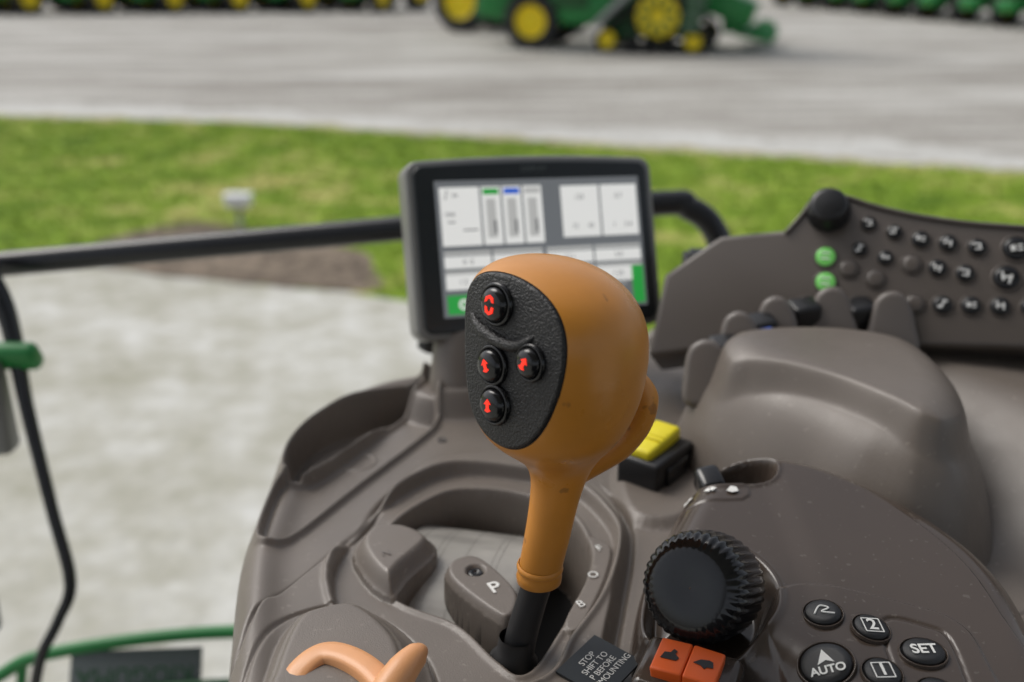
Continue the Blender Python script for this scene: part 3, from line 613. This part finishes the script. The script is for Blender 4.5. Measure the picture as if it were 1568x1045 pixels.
def trk(side,parent):
    y=side*1.35
    pts=[(-.15,1.55),(.75,1.55),(1.05,1.15),(1.62,.55),(1.68,.30),(1.55,.06),(1.40,0),(-1.20,0),(-1.38,.06),(-1.45,.30),(-1.38,.5),(-.75,1.15)]
    P=cr([(x*1.0,z) for x,z in pts],4); n=len(P); c0=P.mean(0); vs=[];fs=[]
    for yy in(-.32,.32):
        for sc2 in(1.0,.86):
            for p in P: q=c0+(p-c0)*sc2; vs.append((q[0],yy,q[1]))
    for i in range(n):
        j=(i+1)%n
        fs+= [(i,j,2*n+j,2*n+i),(n+j,n+i,3*n+i,3*n+j),(j,i,n+i,n+j),(2*n+i,2*n+j,3*n+j,3*n+i)]
    o=meshobj('track_belt',vs,fs,[M['tire']],parent,False); o.location=(1.2,y,0)
    for nm,x,z,R in(('track_drive_wheel',.30,1.00,.60),('track_idler_front',1.30,.36,.25),('track_idler_rear',-1.08,.36,.25),('track_roller_a',-.35,.32,.17),('track_roller_b',.15,.32,.17),('track_roller_c',.65,.32,.17)):
        d_=side*.345
        lathe(nm,[(R*1.12,-.1),(R*1.12,.02),(R,.03),(R*.9,-.02),(R*.45,-.02),(R*.4,.06),(.01,.06)],Matrix.Translation((1.2+x,y+d_,z))@Matrix.Rotation(-math.pi/2*side*-1,4,'X'),[M['tire'],M['ypaint']],parent,32,[0,0,1,1,1,1] if 'roller' not in nm else [0]*6)
    for q in range(9):
        a=q*math.pi*2/9
        box('drive_spoke_%d'%(q+1),(.10,.30,.03),Matrix.Translation((1.5,y+side*.385,1.0))@Matrix.Rotation(a,4,'Y')@Matrix.Translation((0,0,.38))@Matrix.Rotation(math.pi/2,4,'X'),M['gdark'],parent,0)
    cbox('track_frame',(2.1,.2,.22),(1.35,y,.52),M['gdark'],parent,.04); cbox('track_arm',(1.9,.16,.16),(.45,y+side*.42,1.35),M['metal'],parent,.03,-.75)
for s5 in(-1,1): trk(s5,cb)
for s5 in(-1,1): wheel('rear_wheel',.78,.5,(-2.15,s5*1.25,.78),cb,.60)
cbox('axle',(.25,2.3,.25),(-2.15,0,.78),M['gdark'],cb,.03)
cbox('lower_body',(4.6,1.9,.9),(-.3,0,1.35),M['gpaint'],cb,.1); cbox('body',(6.0,2.6,1.6),(-.4,0,2.5),M['gpaint'],cb,.15); cbox('grain_tank',(2.8,2.5,.7),(.2,0,3.6),M['gpaint'],cb,.1,0,1.1)
cbox('yellow_stripe',(5.0,2.63,.12),(-.4,0,2.1),M['ypaint'],cb,.02); cbox('cab_glass',(1.5,1.9,1.6),(3.1,0,3.0),M['glass'],cb,.15); cbox('cab_roof',(1.8,2.1,.2),(3.1,0,3.9),M['gpaint'],cb,.08)
cbox('feeder_house',(1.7,1.3,.7),(3.15,0,1.25),M['gpaint'],cb,.06,.35); cbox('straw_chopper',(1.0,1.9,1.0),(-3.4,0,1.3),M['gpaint'],cb,.1,.3); cbox('ladder',(.5,.08,1.6),(2.55,-1.8,1.35),M['gdark'],cb,.02,.25); cbox('unloading_auger',(5,.35,.35),(-1.4,-1.35,3.4),M['gpaint'],cb,.1)
cbox('fuel_tank',(1.9,.5,.8),(-.75,-1.1,1.10),M['gpaint'],cb,.1); cbox('side_shield',(1.0,.1,.9),(-1.0,-1.36,1.6),M['gdark'],cb,.03)
for q in range(4): cbox('ladder_rung_%d'%(q+1),(.45,.12,.04),(2.45+.08*q,-1.85,.75+.32*q),M['metal'],cb,.01)
cbox('rear_hitch',(.5,.3,.2),(-4.0,0,.8),M['gdark'],cb,.03); cbox('hydraulic_box',(.8,.4,.5),(.35,-1.0,.75),M['gdark'],cb,.05)
ch=empty('corn_header',(6.6,30.7,0)); ch.rotation_euler=(0,0,math.radians(hd))
cbox('header_back',(.5,3.6,.9),(0,0,.95),M['gpaint'],ch,.08); cbox('header_floor',(.8,3.6,.15),(.5,0,.45),M['gpaint'],ch,.04,.2)
for q in range(5): cbox('snout_%d'%(q+1),(.9,.35,.35),(.8,-1.5+q*.76,.5),M['gpaint'],ch,.08,.25,.5)
t1=tractor('tractor',(.10,36.6,0),-30,1.12)
rowl=empty('row_of_tractors')
for i in range(8):
    t=tractor('unit_%d'%(i+1),(-27+i*3.0,47+.35*i,0),-125+random.uniform(-6,6)); t.parent=rowl
rowr=empty('row_of_tractors')
for i in range(9):
    t=tractor('unit_r%d'%(i+1),(15.6+i*.62,54-i*2.2,0),-150+random.uniform(-6,6),.95); t.parent=rowr

# ------------------------------------------------------------------ light, world, camera
w=bpy.data.worlds.new('World'); sc.world=w; w.use_nodes=True; nt=w.node_tree
bg=nt.nodes['Background']; sky=nt.nodes.new('ShaderNodeTexSky'); sky.sky_type='NISHITA'; sky.sun_disc=False
EL,AZ=50,-55   # sun direction: elevation, compass azimuth from +Y clockwise
sky.sun_elevation=math.radians(EL); sky.sun_rotation=math.radians(AZ); sky.dust_density=3.0; sky.air_density=1.0
hs_=nt.nodes.new('ShaderNodeHueSaturation'); hs_.inputs['Saturation'].default_value=.35
nt.links.new(sky.outputs[0],hs_.inputs['Color']); nt.links.new(hs_.outputs[0],bg.inputs['Color']); bg.inputs['Strength'].default_value=.15
sl=bpy.data.lights.new('sun','SUN'); sl.energy=1.5; sl.angle=math.radians(35); sl.color=(1,.96,.90)
so_=bpy.data.objects.new('sun',sl); link(so_)
dirv=Vector((math.sin(math.radians(AZ))*math.cos(math.radians(EL)),math.cos(math.radians(AZ))*math.cos(math.radians(EL)),math.sin(math.radians(EL))))
so_.rotation_euler=dirv.to_track_quat('Z','Y').to_euler()
cam=bpy.data.cameras.new('camera'); co=bpy.data.objects.new('camera',cam); link(co); sc.camera=co
co.location=(0,0,2.70); co.rotation_euler=(math.radians(90-21.5),0,0)
cam.sensor_width=36; cam.lens=35.0; cam.clip_start=.02; cam.clip_end=2000
cam.dof.use_dof=True; cam.dof.focus_distance=.50; cam.dof.aperture_fstop=4.8
sc.view_settings.view_transform='Standard'; sc.view_settings.look='None'; sc.view_settings.exposure=0
